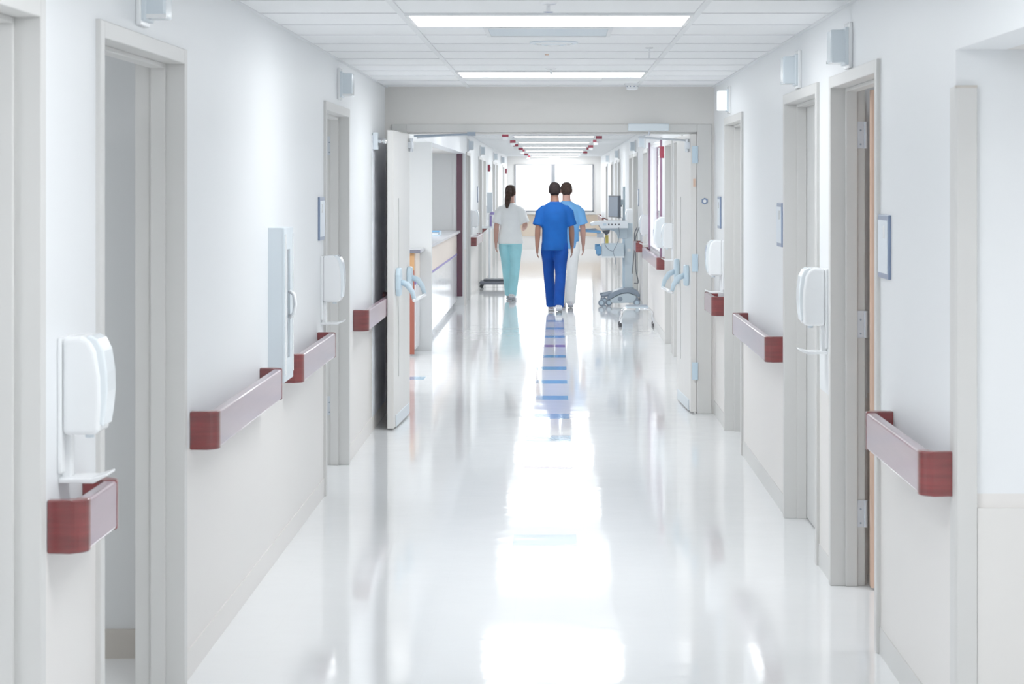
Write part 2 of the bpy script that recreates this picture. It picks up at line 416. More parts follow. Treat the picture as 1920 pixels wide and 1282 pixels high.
MB().box(1.03, 1.047, 14.785, 14.79, 1.70, 1.76).build('fire_label', 'wood', dd)
# steel sheet also standing in for the deep shade behind the left leaf; door magnet
tag(MB().box(WL + .001, WL + .007, 13.72, 14.78, .10, 2.06).build('wall_guard', 'guard', bev=.002), 'brushed steel wall protection sheet doubling as the deep shade behind the open left door leaf', 'wall guard')
t = on_wall('door_magnet', 'pale square magnetic door holder on left wall beside the double doors', 'door holder', 'L', 13.78, 2.02)
MB().box(.0075, .04, -.05, .05, -.06, .06).build('magnet_box', 'paleblue', t, bev=.004)
MB().tube([(.04, 0, -.002), (.085, 0, -.002)], .012).ball((.088, 0, -.002), .019).build('magnet_arm', 'chrome', t, smooth=True)

# ------------------------------------------------------------------ HANDRAILS
GR = 'maroon handrails along the corridor'
def handrail(side, y0, y1, label, z=.925):
    t = on_wall('handrail', label, 'handrail', side, (y0 + y1) / 2, z, GR)
    h = (y1 - y0) / 2; H = .135
    MB().box(.062, .0985, -h + .045, h - .045, -H + .003, -.003).build('rail_panel', 'maroon_glare', t, bev=.008, seg=3)
    for s in (-1, 1):
        pts = [(0, 0), (.06, 0)] + arc(.06, .04, .04, -90, 0, 6) + [(.10, .055), (.062, .055), (.062, .042), (.045, .03), (0, .03)]
        pts = [(x, -h + y) if s < 0 else (x, h - y) for x, y in pts]
        MB().prism(pts, -H, 0, 'z').build('end_cap', 'maroon', t, bev=.007, seg=3)
    if h > .4:
        MB().box(0, .064, -.025, .025, -.11, -.06).build('bracket', 'maroon_glare', t)
    return t
handrail('L', 4.96, 5.36, 'short maroon handrail at lower left under the nearest dispenser')
handrail('L', 6.90, 8.56, 'long maroon handrail on left wall before the fire extinguisher cabinet')
handrail('L', 9.22, 10.62, 'maroon handrail on left wall just past the fire extinguisher cabinet')
handrail('L', 12.46, 14.55, 'maroon handrail on left wall running behind the open door leaf')
handrail('L', 29.5, 32.0, 'far left handrail beyond the double doors after the plum post')
handrail('R', 5.90, 6.98, 'nearest maroon handrail on right wall beside the corner guard', .92)
handrail('R', 10.28, 12.22, 'maroon handrail on right wall between second and third doors')
handrail('R', 13.83, 14.5, 'very short maroon handrail beside the right frame of the double doors', .93)
handrail('R', 21.36, 24.95, 'maroon handrail beneath the interior window on the far right wall')
handrail('R', 26.9, 27.72, 'maroon handrail behind the white workstation cart column')
handrail('R', 42.3, 45.0, 'distant handrail on right wall near the end window')
handrail('R', 46.7, 51.6, 'last handrail on right wall reaching the end window')

# ------------------------------------------------------------------ DISPENSERS
GD = 'white wall-mounted hand sanitizer dispensers'
def dispenser(side, d, label, z=1.075, tray=True):
    t = on_wall('sanitizer_dispenser', label, 'dispenser', side, d, z, GD)
    MB().box(0, .012, -.062, .062, -.10 if tray else .01, .25).build('back_plate', 'white', t, bev=.004)
    pr = [(.012, 0), (.10, 0), (.108, .012), (.112, .08), (.110, .15), (.100, .215), (.084, .245), (.06, .255), (.012, .25)]
    MB().prism(pr, -.06, .06, 'y').build('body', 'white', t, bev=.014, seg=4)
    pr = [(.100, .03), (.116, .02), (.122, .06), (.127, .11), (.126, .16), (.118, .215), (.103, .245), (.082, .257), (.07, .25), (.092, .21), (.104, .15), (.104, .08)]
    MB().prism(pr, -.052, .052, 'y').build('front_cover', 'clear', t, bev=.006, seg=3)
    MB().tube([(.07, 0, .01), (.07, 0, -.012)], .012).build('nozzle', 'paleblue', t)
    if tray:
        MB().box(0, .026, -.022, .022, -.12, .002).build('tray_arm', 'white', t, bev=.004)
        pr = [(0, -.125), (.09, -.125), (.125, -.107), (.126, -.100), (.085, -.112), (0, -.112)]
        MB().prism(pr, -.05, .05, 'y').build('drip_tray', 'white', t, bev=.004, seg=3)
dispenser('L', 5.125, 'white dispenser at far left above the short handrail')
dispenser('L', 10.80, 'white dispenser on left wall under the small room sign', 1.078)
dispenser('L', 29.75, 'dispenser on left wall beyond the doors beside the plum post')
dispenser('L', 36.1, 'farther dispenser on left wall beyond the vitals cart')
dispenser('R', 8.68, 'white dispenser on right wall beside the door showing hinges', 1.10)
dispenser('R', 14.03, 'white dispenser on right wall next to the double door frame', 1.07)
dispenser('R', 19.88, 'white dispenser beyond the right door leaf near the push bar')
dispenser('R', 25.15, 'white dispenser on right wall past the interior window')
dispenser('R', 30.2, 'white dispenser on right wall behind the workstation cart', 1.09)

# ------------------------------------------------------------------ NURSE CALL LIGHTS
GC = 'nurse call lights above the doors'
def call_light(side, d, label, z=None, lit=False):
    z = z if z is not None else (2.215 if side == 'L' else 2.185)
    t = on_wall('nurse_call_light', label, 'call light', side, d, z, GC)
    MB().box(0, .016, -.07, .07, 0, .185).build('mounting_plate', 'white', t, bev=.004)
    b = MB().box(.016, .088, -.055, .055, .022, .155)
    b.build('lens', 'litlens' if lit else 'lens', t, bev=.008, seg=3)
    MB().box(.012, .03, -.062, .062, .014, .165).build('lens_rim', 'paleblue', t, bev=.003)
    MB().box(.03, .09, -.058, -.054, .022, .034).build('lens_band', 'white', t)
call_light('L', 6.08, 'call light cut by the top edge above the large left doorway', z=2.205)
call_light('L', 11.62, 'call light on left wall above the doorway with hinges')
call_light('L', 28.7, 'call light above the plum post beyond the doors', z=2.19)
call_light('L', 33.3, 'second call light on left wall beyond the double doors', z=2.19)
call_light('L', 40.5, 'third call light on left wall beyond the double doors', z=2.19)
call_light('L', 46.0, 'farthest call light on left wall near the end window', z=2.19)
call_light('R', 7.97, 'call light above the nearest door on the right wall')
call_light('R', 9.62, 'call light above the second door on the right wall')
call_light('R', 13.45, 'glowing white call light beside the cross wall at right', z=2.20, lit=True)
call_light('R', 26.2, 'first call light on right wall seen through the double doors', z=2.19)
call_light('R', 29.3, 'second call light on right wall seen through the double doors', z=2.19)
call_light('R', 37.0, 'third call light on right wall seen through the double doors', z=2.19)
call_light('R', 43.5, 'farthest call light on right wall near the end window', z=2.19)

# ------------------------------------------------------------------ ROOM SIGNS
GS = 'blue-edged room signs beside the doors'
def sign(side, d, z0, z1, label, w=.22):
    t = on_wall('room_sign', label, 'sign', side, d, z0, GS); h = z1 - z0
    MB().box(0, .011, -w / 2, w / 2, 0, h).build('sign_frame', 'signf', t, bev=.003)
    p = MB().box(.011, .013, -w / 2 + .010, w / 2 - .010, .02, h - .02).build('sign_panel', 'signp', t)
    MB().box(.013, .0135, .01 if side == 'R' else -.05, .05 if side == 'R' else -.01, h - .085, h - .04).build('pictogram', 'white', p)
sign('L', 10.73, 1.415, 1.65, 'room sign on left wall above the second dispenser')
sign('R', 7.11, 1.38, 1.61, 'largest room sign on right wall before the nearest door')
sign('R', 10.42, 1.39, 1.62, 'room sign on right wall before the second rail')
sign('R', 14.28, 1.40, 1.63, 'room sign by the double door frame on the right wall')
sign('R', 24.98, 1.42, 1.65, 'room sign past the interior window', .12)
sign('R', 28.3, 1.40, 1.65, 'room sign seen behind the workstation monitor')
sign('L', 32.3, 1.42, 1.68, 'room sign on far left wall behind the plum post')

# ------------------------------------------------------------------ FIRE CABINET + extinguisher
t = on_wall('extinguisher_cabinet', 'tall pale blue metal fire extinguisher cabinet on left wall with narrow window', 'cabinet', 'L', 8.93, .835)
c = MB()
c.box(0, .062, -.15, -.135, 0, .69).box(0, .062, .135, .15, 0, .69).box(0, .062, -.135, .135, 0, .015).box(0, .062, -.135, .135, .675, .69)
c.box(-.145, 0, -.128, -.122, .036, .654).box(-.145, 0, .122, .128, .036, .654).box(-.145, 0, -.122, .122, .036, .042).box(-.145, 0, -.122, .122, .648, .654).box(-.146, -.142, -.122, .122, .042, .648)
c.build('cabinet_box', 'paleblue', t)
d = MB().box(.062, .072, -.15, -.05, 0, .69).box(.062, .072, .05, .15, 0, .69).box(.062, .072, -.05, .05, 0, .10).box(.062, .072, -.05, .05, .59, .69)
d = d.build('cabinet_door', 'paleblue', t, bev=.002)
MB().box(.064, .067, -.05, .05, .10, .59).build('door_window', mat('tinted_glass', (.5, .58, .68), .05, trans=.7), d)
MB().tube([(.07, .035, .40), (.09, .035, .385), (.098, .035, .34), (.09, .035, .295), (.07, .035, .28)], .009, 10).build('door_handle', 'white', d, smooth=True)
MB().box(.072, .076, -.135, -.10, .03, .66).box(.072, .076, .115, .14, .03, .66).build('door_trim', 'white', d, bev=.001)
t = thing('fire_extinguisher', 'red fire extinguisher inside the wall cabinet behind the narrow window', 'fire extinguisher', (WL - .045, 8.93, .878))
MB().stack([(0, 0, 0, .045, .045), (0, 0, .01, .055, .055), (0, 0, .34, .055, .055), (0, 0, .38, .045, .045), (0, 0, .41, .02, .02), (0, 0, .43, .018, .018)]).build('cylinder', 'red', t, smooth=True)
MB().box(-.012, .012, -.05, .03, .43, .445).box(-.012, .012, -.06, .03, .46, .472).tube([(0, 0, .43), (0, 0, .465)], .012).build('valve_lever', 'dark', t)
MB().tube([(0, .02, .44), (.03, .05, .40), (.05, .045, .30), (.05, .04, .16)], .008, 8).build('hose', 'rubber', t)

# ------------------------------------------------------------------ CORNER GUARD near right
e = MB().prism([(WR - .004, 5.94), (WR - .004, 5.87), (WR + .002, 5.852), (WR + .06, 5.852), (WR + .06, 5.868), (WR + .002, 5.872), (WR + .001, 5.94)], 0, 2.01, 'z')
cg = tag(e.build('corner_guard', 'frame', bev=.002), 'beige vertical corner guard at the opening by the right edge', 'corner guard')
MB().box(WR - .004, WR + .06, 5.851, 5.869, 2.005, 2.013).build('guard_cap', 'base', cg)

# ------------------------------------------------------------------ CEILING FIXTURES
GL = 'ceiling light panels across the corridor'
ys = [8.42 + 4.27 * k for k in range(-2, 11)]
names = {2: 'large bright ceiling light panel at the top of the picture', 3: 'ceiling light panel just before the cross wall'}
orders = ['first', 'second', 'third', 'fourth', 'fifth', 'sixth', 'seventh']
for i, y in enumerate(ys):
    if 14.6 < y + .6 and y < 15: continue
    lab = names.get(i, ('ceiling light panel nearest the camera, out of view overhead' if i == 1 else 'ceiling light panel behind the camera') if i < 2 else orders[min(i - 4, 6)] + ' ceiling light panel beyond the double doors')
    if i > 10: lab = ('next-to-last' if i == 11 else 'last') + ' ceiling light panel before the end window'
    t = thing('ceiling_light', lab, 'ceiling light', (-.027, y + .305, CZ), 0, GL)
    f = MB().box(-.62, .62, -.30, -.282, -.012, 0).box(-.62, .62, .282, .30, -.012, 0).box(-.62, -.60, -.282, .282, -.012, 0).box(.60, .62, -.282, .282, -.012, 0)
    f.build('light_frame', 'white', t)
    MB().box(-.60, .60, -.282, .282, -.009, -.001).build('diffuser', 'light', t)
t = thing('ceiling_vent', 'grey rectangular ceiling vent behind the first light panel', 'vent', (-.035, 9.38, CZ))
MB().box(-.30, .30, -.28, -.26, -.012, 0).box(-.30, .30, .26, .28, -.012, 0).box(-.30, -.28, -.26, .26, -.012, 0).box(.28, .30, -.26, .26, -.012, 0).build('vent_frame', 'tbar', t)
v = MB()
for k in range(12): v.box(-.28, .28, -.25 + k * .043, -.23 + k * .043, -.008, -.001)
v.build('louvre', 'paleblue', t)
t = thing('round_diffuser', 'round white slotted air diffuser in the ceiling between the lights', 'vent', (-.01, 10.15, CZ))
for i, r in enumerate((.125, .095, .065, .035)):
    seg = 32; q = MB()
    q.stack([(0, 0, 0, r, r), (0, 0, -.006 - i * .004, r, r), (0, 0, -.010 - i * .004, r - .012, r - .012), (0, 0, -.001, r - .02, r - .02)], seg)
    q.build('diffuser_ring', 'paleblue' if i % 2 == 0 else 'white', t, smooth=False)
def sprinkler(x, y, label):
    t = thing('sprinkler_head', label, 'sprinkler', (x, y, CZ), 0, 'ceiling sprinkler heads')
    MB().stack([(0, 0, 0, .035, .035), (0, 0, -.006, .03, .03)]).build('escutcheon', 'white', t)
    MB().tube([(0, 0, 0), (0, 0, -.035)], .008).build('sprinkler_body', 'chrome', t)
    MB().stack([(0, 0, -.035, .02, .02), (0, 0, -.038, .02, .02)]).build('deflector', 'chrome', t)
sprinkler(-.03, 7.95, 'sprinkler head at the top edge before the first light panel')
sprinkler(-.03, 12.45, 'sprinkler head just before the second light panel')
t = thing('hanging_bracket', 'thin white ceiling bracket hanging on a short rod at right', 'bracket', (.50, 10.55, CZ))
MB().tube([(0, 0, 0), (0, 0, -.005)], .02).tube([(0, 0, 0), (0, 0, -.06)], .005).build('hanging_rod', 'white', t)
MB().box(-.075, .075, -.02, .02, -.066, -.058).build('cross_plate', 'tbar', t, bev=.002)
t = thing('smoke_detector', 'white round smoke detector on the ceiling before the cross wall', 'smoke detector', (.555, 14.35, CZ))
MB().stack([(0, 0, 0, .055, .055), (0, 0, -.012, .055, .055), (0, 0, -.016, .045, .045), (0, 0, -.04, .042, .042), (0, 0, -.048, .025, .025)]).build('detector_body', 'white', t, smooth=False)
v = MB()
for k in range(10):
    a = k * 2 * PI / 10; v.tube([(.042 * math.cos(a), .042 * math.sin(a), -.022), (.046 * math.cos(a), .046 * math.sin(a), -.022)], .005, 6)
v.build('detector_slots', 'slate', t)
tag(MB().box(.32, .60, 13.4, 13.85, CZ - .008, CZ).build('ceiling_panel', 'tbar', bev=.003), 'small grey ceiling access panel beside the smoke detector', 'ceiling panel')
tag(MB().stack([(-.05, 11.1, CZ, .012, .012), (-.05, 11.1, CZ - .006, .010, .010)]).build('ceiling_indicator', 'wood'), 'tiny reddish indicator light between the ceiling lights', 'indicator')
# small red and white flags under the grid bars beyond the doors
ls = [(-.69, 27.0), (-.675, 31.0), (-.69, 34.0), (-.665, 37.4), (-.66, 39.2), (-.665, 44.5), (-.66, 47.5)]
rs = [(.62, 28.3), (.62, 30.6), (.62, 35.0), (.62, 37.0), (.62, 41.5)]
for nm, arr in (('left', ls), ('right', rs)):
    for i, (x, y) in enumerate(arr):
        t = thing('ceiling_flag', f'{orders[i]} red and white sign from the doorway under the {nm} ceiling bar', 'sign', (x, y, CZ), 0, 'red flags hanging from the ceiling bars')
        MB().box(-.045, .045, -.004, .004, -.085, -.04).build('red_panel', 'red', t)
        MB().box(-.035, .035, -.003, .003, -.125, -.086).build('white_panel', 'white', t)
        MB().tube([(0, 0, 0), (0, 0, -.04)], .003, 6).build('hanger', 'tbar', t)
t = thing('exit_sign', 'white box sign hanging above the end window', 'sign', (-.03, 50.5, CZ))
MB().box(-.15, .15, -.03, .03, -.22, -.03).build('sign_box', 'litlens', t, bev=.004)
MB().tube([(0, 0, 0), (0, 0, -.03)], .01).build('sign_mount', 'white', t)
# fire alarm boxes
for side, d, z, lab in (('L', 37.2, 2.02, 'red alarm box on far left wall, nearer of two'), ('L', 50.0, 2.05, 'red alarm box on far left wall by the end window'), ('R', 21.72, 2.07, 'red alarm box beside the interior window')):
    t = on_wall('fire_alarm', lab, 'fire alarm', side, d, z, 'red fire alarm boxes')
    MB().box(0, .045, -.05, .05, -.065, .065).build('alarm_box', 'red', t, bev=.006)
    MB().box(.045, .06, -.025, .025, -.03, .03).build('strobe_lens', 'white', t, bev=.006)

# ------------------------------------------------------------------ COUNTER AREA (left beyond doors)
t = thing('reception_counter', 'long reception counter with dark top edge, pale wood band and white front', 'counter', (-1.42, 19.7, 0))
XF = .02   # front plane local
MB().box(-.62, XF - .012, 0, .03, .98, 1.03).build('end_panel_upper_edge', 'tan', t)
MB().box(-.62, XF - .012, 0, .03, .86, .98).build('end_panel_upper', 'tan', t)
MB().box(-.62, XF - .012, 0, .03, .02, .86).build('end_panel_lower', 'brick', t)
for a, b in ((.03, .64), (.75, 8.24)):
    MB().box(-.60, XF, a, b, .74, 1.03).build('wood_band', 'palewood', t)
    MB().box(-.60, XF + .004, a, b, .715, .74).build('blue_strip', 'purple', t)
    q = MB(); k = a
    while k < b - .01:
        e_ = min(k + .62, b); q.box(-.60, XF, k + .003, e_ - .003, .07, .715); k += .62
    q.build('front_panel', 'counterw', t, bev=.002)
    MB().box(-.60, XF - .05, a, b, 0, .07).build('toe_kick', 'toplight', t)
MB().box(-.64, XF + .05, -.04, .04, 1.03, 1.065).build('worktop_edge', 'top', t, bev=.004)
MB().box(-.64, XF + .05, .04, .645, 1.03, 1.065).box(-.64, XF + .05, .745, 8.24, 1.03, 1.065).build('worktop', 'toplight', t, bev=.004)
t = thing('document_tray', 'pale blue wire document tray on the far end of the counter', 'tray', (-1.62, 25.2, 1.066))
MB().box(-.15, .15, -.2, .2, 0, .008).box(-.15, -.145, -.2, .2, .008, .05).box(.145, .15, -.2, .2, .008, .05).build('tray_base', 'bluepl', t)
MB().box(-.13, .13, -.17, .17, .009, .03).build('papers', 'white', t)
MB().tube([(-.14, -.19, .05), (.14, -.19, .05), (.14, .19, .05), (-.14, .19, .05)], .006, 8).build('tray_rim', 'blue', t)
tag(MB().box(-1.405, -1.32, 27.95, 27.979, .13, 2.149).build('wall_post', 'plum', bev=.003), 'tall plum coloured vertical post at the far end of the counter', 'post')

# ------------------------------------------------------------------ INTERIOR WINDOW (right beyond doors)
f = MB()
for a, b, z0, z1 in ((22.1, 22.16, .92, 2.22), (24.84, 24.9, .92, 2.22)):
    f.box(WR - .022, WR - .001, a - .03, b + .03, z0 - .02, z1 + .02)
r_ = MB().box(WR - .001, WR + .10, 22.16, 24.84, .921, .95).box(WR - .001, WR + .10, 22.16, 24.84, 2.19, 2.219)
iw = struct(f.build('window_2', mat('plum_frame', (.24, .12, .20), .4), bev=.003))
MB().box(WR + .04, WR + .046, 22.16, 24.84, .97, 2.17).build('pane', 'glass', iw)
r_.build('window_rail', 'white', iw)
w3 = struct(MB().box(XO - .03, XO - .001, 22.3, 24.7, 1.1, 2.3).build('window_3', 'sky'))
g = MB().box(WR + .5, WR + 2.9, 24.98, 25.09, 1.15, 2.35)
struct(g.build('window_4', 'sky'))
t = thing('room_desk', 'white desk seen through the interior window', 'desk', (WR + 1.0, 24.2, 0))
MB().box(-.6, .8, -.3, .3, .72, .75).build('desk_top', 'white', t, bev=.004)
for x in (-.57, .74):
    MB().box(x, x + .03, -.28, .28, 0, .72).build('desk_leg', 'cart', t)
t = thing('desk_monitor', 'small dark monitor on the desk behind the interior window', 'monitor', (WR + .9, 24.15, .75))
MB().box(-.1, .1, -.08, .08, 0, .015).tube([(0, 0, .015), (0, 0, .12)], .015).build('monitor_stand', 'slate', t)
MB().box(-.22, .22, -.02, .02, .10, .40).build('monitor_housing', 'dark', t, bev=.006)
MB().box(-.2, .2, -.023, -.02, .12, .38).build('monitor_screen', 'signp', t)
for i, (x, y, h, mm) in enumerate(((.45, 24.0, .30, 'cart'), (1.5, 24.2, .22, 'blue'))):
    t = thing('supply_box', ('tall pale' if i == 0 else 'short blue') + ' supply box on the desk behind the interior window', 'box', (WR + x, y, .75))
    MB().box(-.07, .07, -.1, .1, 0, h).build('box_body', mm, t, bev=.004); MB().box(-.072, .072, -.102, .102, h - .03, h).build('box_lid', 'white', t)
t = on_wall('sharps_container', 'white angled wall container in front of the interior window', 'container', 'R', 21.62, 1.02)
pr = [(0, 0), (.08, 0), (.12, .10), (.10, .30), (.04, .34), (0, .34)]
MB().prism(pr, -.10, .10, 'y').build('container_body', 'cartw', t, bev=.012)
MB().box(.06, .118, -.103, -.10, .12, .20).build('container_label', 'slate', t)

# ------------------------------------------------------------------ WORKSTATION CART
cy = 28.0
t = thing('workstation_cart', 'pale blue medical computer cart on wheels parked by the right wall', 'cart', (1.0, cy, 0))
def cx(px): return (px - 1042) / 132.1 - 1.0
def cz(py): return 1.72 - (py - 345) / 132.1
hood = [(cx(1138), cz(560)), (cx(1140), cz(551)), (cx(1150), cz(545)), (cx(1160), cz(541)), (cx(1172), cz(539)), (cx(1186), cz(540)), (cx(1195), cz(544)), (cx(1199), cz(551)), (cx(1198), cz(557)), (cx(1190), cz(551)), (cx(1178), cz(547)), (cx(1165), cz(548)), (cx(1152), cz(554)), (cx(1144), cz(559))]
MB().prism(hood, -.20, .20, 'y').build('base_hood', 'slate', t, bev=.006)
body = [(cx(1143), cz(560)), (cx(1152), cz(555)), (cx(1165), cz(549)), (cx(1178), cz(548)), (cx(1190), cz(552)), (cx(1196), cz(558)), (cx(1188), cz(566)), (cx(1150), cz(567)), (cx(1144), cz(565))]
MB().prism(body, -.185, .185, 'y').build('base_body', 'cart', t, bev=.01)
MB().tube([(cx(1162), -.186, cz(559)), (cx(1162), -.192, cz(559))], .034, 20).build('base_vent', 'slate', t)
for s in (-1, 1):
    a = MB().tube([(cx(1150), s * .10, cz(549)), (cx(1138), s * .18, cz(551)), (cx(1127), s * .23, cz(553))], [.03, .025, .022], 10)
    a.build('base_arm', 'slate', t, smooth=True)
for x, y in ((cx(1127), -.24), (cx(1134), .24), (cx(1141), -.14), (cx(1193), -.20), (cx(1193), .20)):
    w = MB()
    for q in (-.018, .018): w.tube([(x, y + q - .011, .05), (x, y + q + .011, .05)], .048, 20)
    wh = w.build('caster', 'slate', t, bev=.004)
    MB().tube([(x, y - .034, .05), (x, y - .029, .05)], .028, 16).build('caster_hub', 'bluepl', wh)
    MB().box(x - .016, x + .016, y - .010, y + .010, .05, .125).build('caster_fork', 'slate', wh, bev=.004)
MB().box(cx(1171), cx(1186), -.06, .06, .22, cz(418)).build('column', 'cart', t, bev=.006)
MB().box(cx(1167), cx(1171), -.045, .045, .22, cz(440)).build('column_rail', 'bluepl', t, bev=.003)
MB().box(cx(1169), cx(1188), -.075, .075, .225, .255).build('column_collar', 'slate', t, bev=.004)
MB().box(cx(1176), cx(1182), -.064, -.06, cz(471), cz(466)).build('column_sticker', 'white', t)
head = [(cx(1106), cz(418)), (cx(1113), cz(415)), (cx(1140), cz(413.5)), (cx(1176), cz(413)), (cx(1177), cz(427)), (cx(1125), cz(428)), (cx(1122), cz(421)), (cx(1108), cz(423))]
MB().prism(head, -.25, .25, 'y').build('work_surface', 'cartw', t, bev=.008)
hd = [(cx(1125), cz(428)), (cx(1176), cz(427)), (cx(1176), cz(447)), (cx(1158), cz(447)), (cx(1157), cz(440)), (cx(1152), cz(434)), (cx(1144), cz(431)), (cx(1127), cz(431))]
MB().prism(hd, -.07, .07, 'y').build('surface_bracket', 'cart', t, bev=.006)
ports = MB()
for px in (1140.5, 1146.5, 1153, 1159.5): ports.box(cx(px) - .011, cx(px) + .011, -.254, -.249, cz(421.5), cz(418.5))
ports.build('socket', 'dark', t)
MB().box(cx(1130), cx(1136), -.254, -.249, cz(422), cz(418)).build('surface_label', 'bluepl', t)
kt = [(cx(1080), cz(430.5)), (cx(1084), cz(428.5)), (cx(1126), cz(432)), (cx(1126), cz(436.5)), (cx(1084), cz(433.5))]
kb = MB().prism(kt, -.22, .22, 'y').build('keyboard_tray', 'blue', t, bev=.004)
MB().box(cx(1096), cx(1118), -.20, .20, cz(431), cz(428.2)).build('keyboard', 'slate', t, bev=.003)
MB().ball((cx(1093), -.10, cz(428)), (.028, .035, .018)).build('mouse', 'blue', t, smooth=True)
MB().box(cx(1119), cx(1132), -.06, .06, cz(445), cz(437)).build('tray_mount', 'cartw', t, bev=.006)
MB().prism([(cx(1128), cz(432)), (cx(1144), cz(431)), (cx(1142), cz(437)), (cx(1136), cz(441)), (cx(1131), cz(436))], -.05, .05, 'y').build('tray_pivot', 'dark', t, bev=.003)
MB().box(cx(1128), cx(1169), -.18, .18, cz(480), cz(456)).build('storage_bin', 'cart', t, bev=.006)
MB().box(cx(1127), cx(1170), -.19, .19, cz(482), cz(479)).build('bin_lip', 'cartw', t, bev=.002)
s = MB().box(cx(1117), cx(1127), -.15, -.03, cz(476), cz(461)).box(cx(1115), cx(1119), -.14, -.05, cz(468), cz(457)).tube([(cx(1121), -.09, cz(457)), (cx(1123), -.09, cz(479))], .028, 10)
s.build('scanner_holder', 'blue', t, bev=.006)
MB().box(cx(1135), cx(1141), .02, .05, cz(456), cz(441)).build('yellow_clip', 'yellow', t)
MB().tube([(cx(1170), 0, cz(414)), (cx(1170), 0, cz(350))], .018, 12).box(cx(1163), cx(1170), -.02, .02, cz(384), cz(374)).build('monitor_pole', 'cart', t)
mon = MB(); rot = Matrix.Translation((cx(1154), 0, cz(387))) @ Matrix.Rotation(math.radians(-106), 4, 'Z')
# local: screen faces -y after rotation toward the left and a little to the camera
rot = Matrix.Translation((cx(1152), -.02, cz(387))) @ Matrix.Rotation(math.radians(-72), 4, 'Z')
m1 = MB().box(-.21, .21, -.018, .022, -.155, .155, rot).build('monitor', 'dark', t, bev=.004)
MB().box(-.195, .195, -.022, -.018, -.14, .14, rot).build('monitor_screen', 'screen', m1)
MB().tube([(cx(1154), 0, cz(387)), (cx(1166), 0, cz(385))], .02, 10).build('monitor_arm', 'dark', t)
for pts in ([(cx(1159), -.26, cz(425)), (cx(1160), -.265, cz(440)), (cx(1155), -.27, cz(458)), (cx(1149), -.27, cz(470)), (cx(1152), -.26, cz(482)), (cx(1153), -.25, cz(494))],
            [(cx(1133), -.1, cz(445)), (cx(1134), -.2, cz(458)), (cx(1141), -.22, cz(467)), (cx(1149), -.26, cz(470))],
            [(cx(1155), .0, cz(407)), (cx(1160), -.05, cz(409)), (cx(1166), -.05, cz(408)), (cx(1167), .0, cz(413))]):
    MB().tube(curve(pts), .005, 6).build('cable', 'slate', t, smooth=True)
for k, pts in enumerate(([(1.15, 27.9, cz(426)), (1.11, 27.85, cz(440)), (1.125, 27.8, cz(470)), (1.13, 27.8, cz(505)), (1.165, 27.85, cz(528)), (1.11, 27.9, cz(530))],
            [(1.18, 27.9, cz(425)), (1.125, 27.86, cz(447)), (1.10, 27.8, cz(480)), (1.085, 27.8, cz(500)), (1.08, 27.9, cz(512))])):
    P2 = [(a - 1.0, b - cy, c) for a, b, c in pts]
    MB().tube(curve(P2), .007, 8).build('power_cord', 'dark', t, smooth=True)

# ------------------------------------------------------------------ STEP STOOL
t = thing('step_stool', 'low chrome step stool with grey top on the floor before the cart', 'stool', (.985, 23.95, 0))
MB().box(-.135, .135, -.15, .15, .222, .243).build('stool_top', 'cart', t, bev=.006)
MB().box(-.125, .125, -.14, .14, .243, .248).build('tread_mat', 'slate', t, bev=.002)
for s in (-1, 1):
    for q in (-1, 1):
        x0 = q * .205
        MB().tube([(q * .02, s * .145, .212), (q * .12, s * .145, .212), (q * .155, s * .147, .203), (q * .18, s * .150, .178), (q * .19, s * .153, .14), (x0, s * .165, .02)], .0125, 10).build('leg', 'chrome', t, smooth=True)
        MB().tube([(x0, s * .165, 0), (x0 - q * .002, s * .164, .035)], .019, 12).build('rubber_foot', 'rubber', t)

# ------------------------------------------------------------------ VITALS CART (left, behind the woman)
t = thing('vitals_cart', 'low dark wheeled base of a medical stand by the far left wall', 'cart', (-1.0, 32.8, 0))
b = MB().box(-.26, .26, -.20, -.10, .06, .11).box(-.26, .26, .10, .20, .06, .11).box(-.10, .10, -.10, .10, .07, .12)
b.build('cart_base', mat('charcoal_metal', (.09, .10, .13), .4), t, bev=.012)
MB().box(-.20, .16, -.16, .16, .11, .15).build('base_cover', 'dark', t, bev=.02)
for x in (-.23, .23):
    for y in (-.15, .15): MB().tube([(x, y - .02, .03), (x, y + .02, .03)], .03, 14).build('caster', 'rubber', t)
MB().tube([(-.10, 0, .14), (-.10, 0, 1.22)], .016, 12).build('pole', 'cartw', t)
MB().box(-.22, .06, -.14, .14, .985, 1.0).box(-.22, -.21, -.14, .14, 1.0, 1.03).build('tray', 'cartw', t, bev=.003)
MB().box(-.14, -.05, -.02, .02, 1.24, 1.58).build('display', 'lens', t, bev=.01)
t = thing('wipes_tub', 'white wipes tub with purple label and dark lid on the stand tray', 'tub', (-1.04, 32.72, 1.001))
MB().stack([(0, 0, 0, .055, .055), (0, 0, .21, .055, .055)]).build('tub_body', 'white', t, smooth=False)
MB().stack([(0, 0, .21, .058, .058), (0, 0, .235, .056, .056), (0, 0, .255, .035, .035)]).build('lid', 'purple', t)
MB().prism([(.0565 * math.cos(math.radians(a)), .0565 * math.sin(math.radians(a))) for a in range(170, 251, 10)] + [(.05 * math.cos(math.radians(a)), .05 * math.sin(math.radians(a))) for a in range(250, 169, -10)], .02, .20, 'z').build('tub_label', 'purple', t)
t = on_wall('glove_shelf', 'small white shelf on red brackets beside the stand', 'shelf', 'L', 34.1, 0.98)
MB().box(0, .22, -.12, .12, 0, .015).build('shelf_board', 'white', t)
for y in (-.09, .07): MB().prism([(0, 0), (.14, 0), (0, -.12)], y, y + .02, 'y').build('shelf_bracket', 'maroon', t)

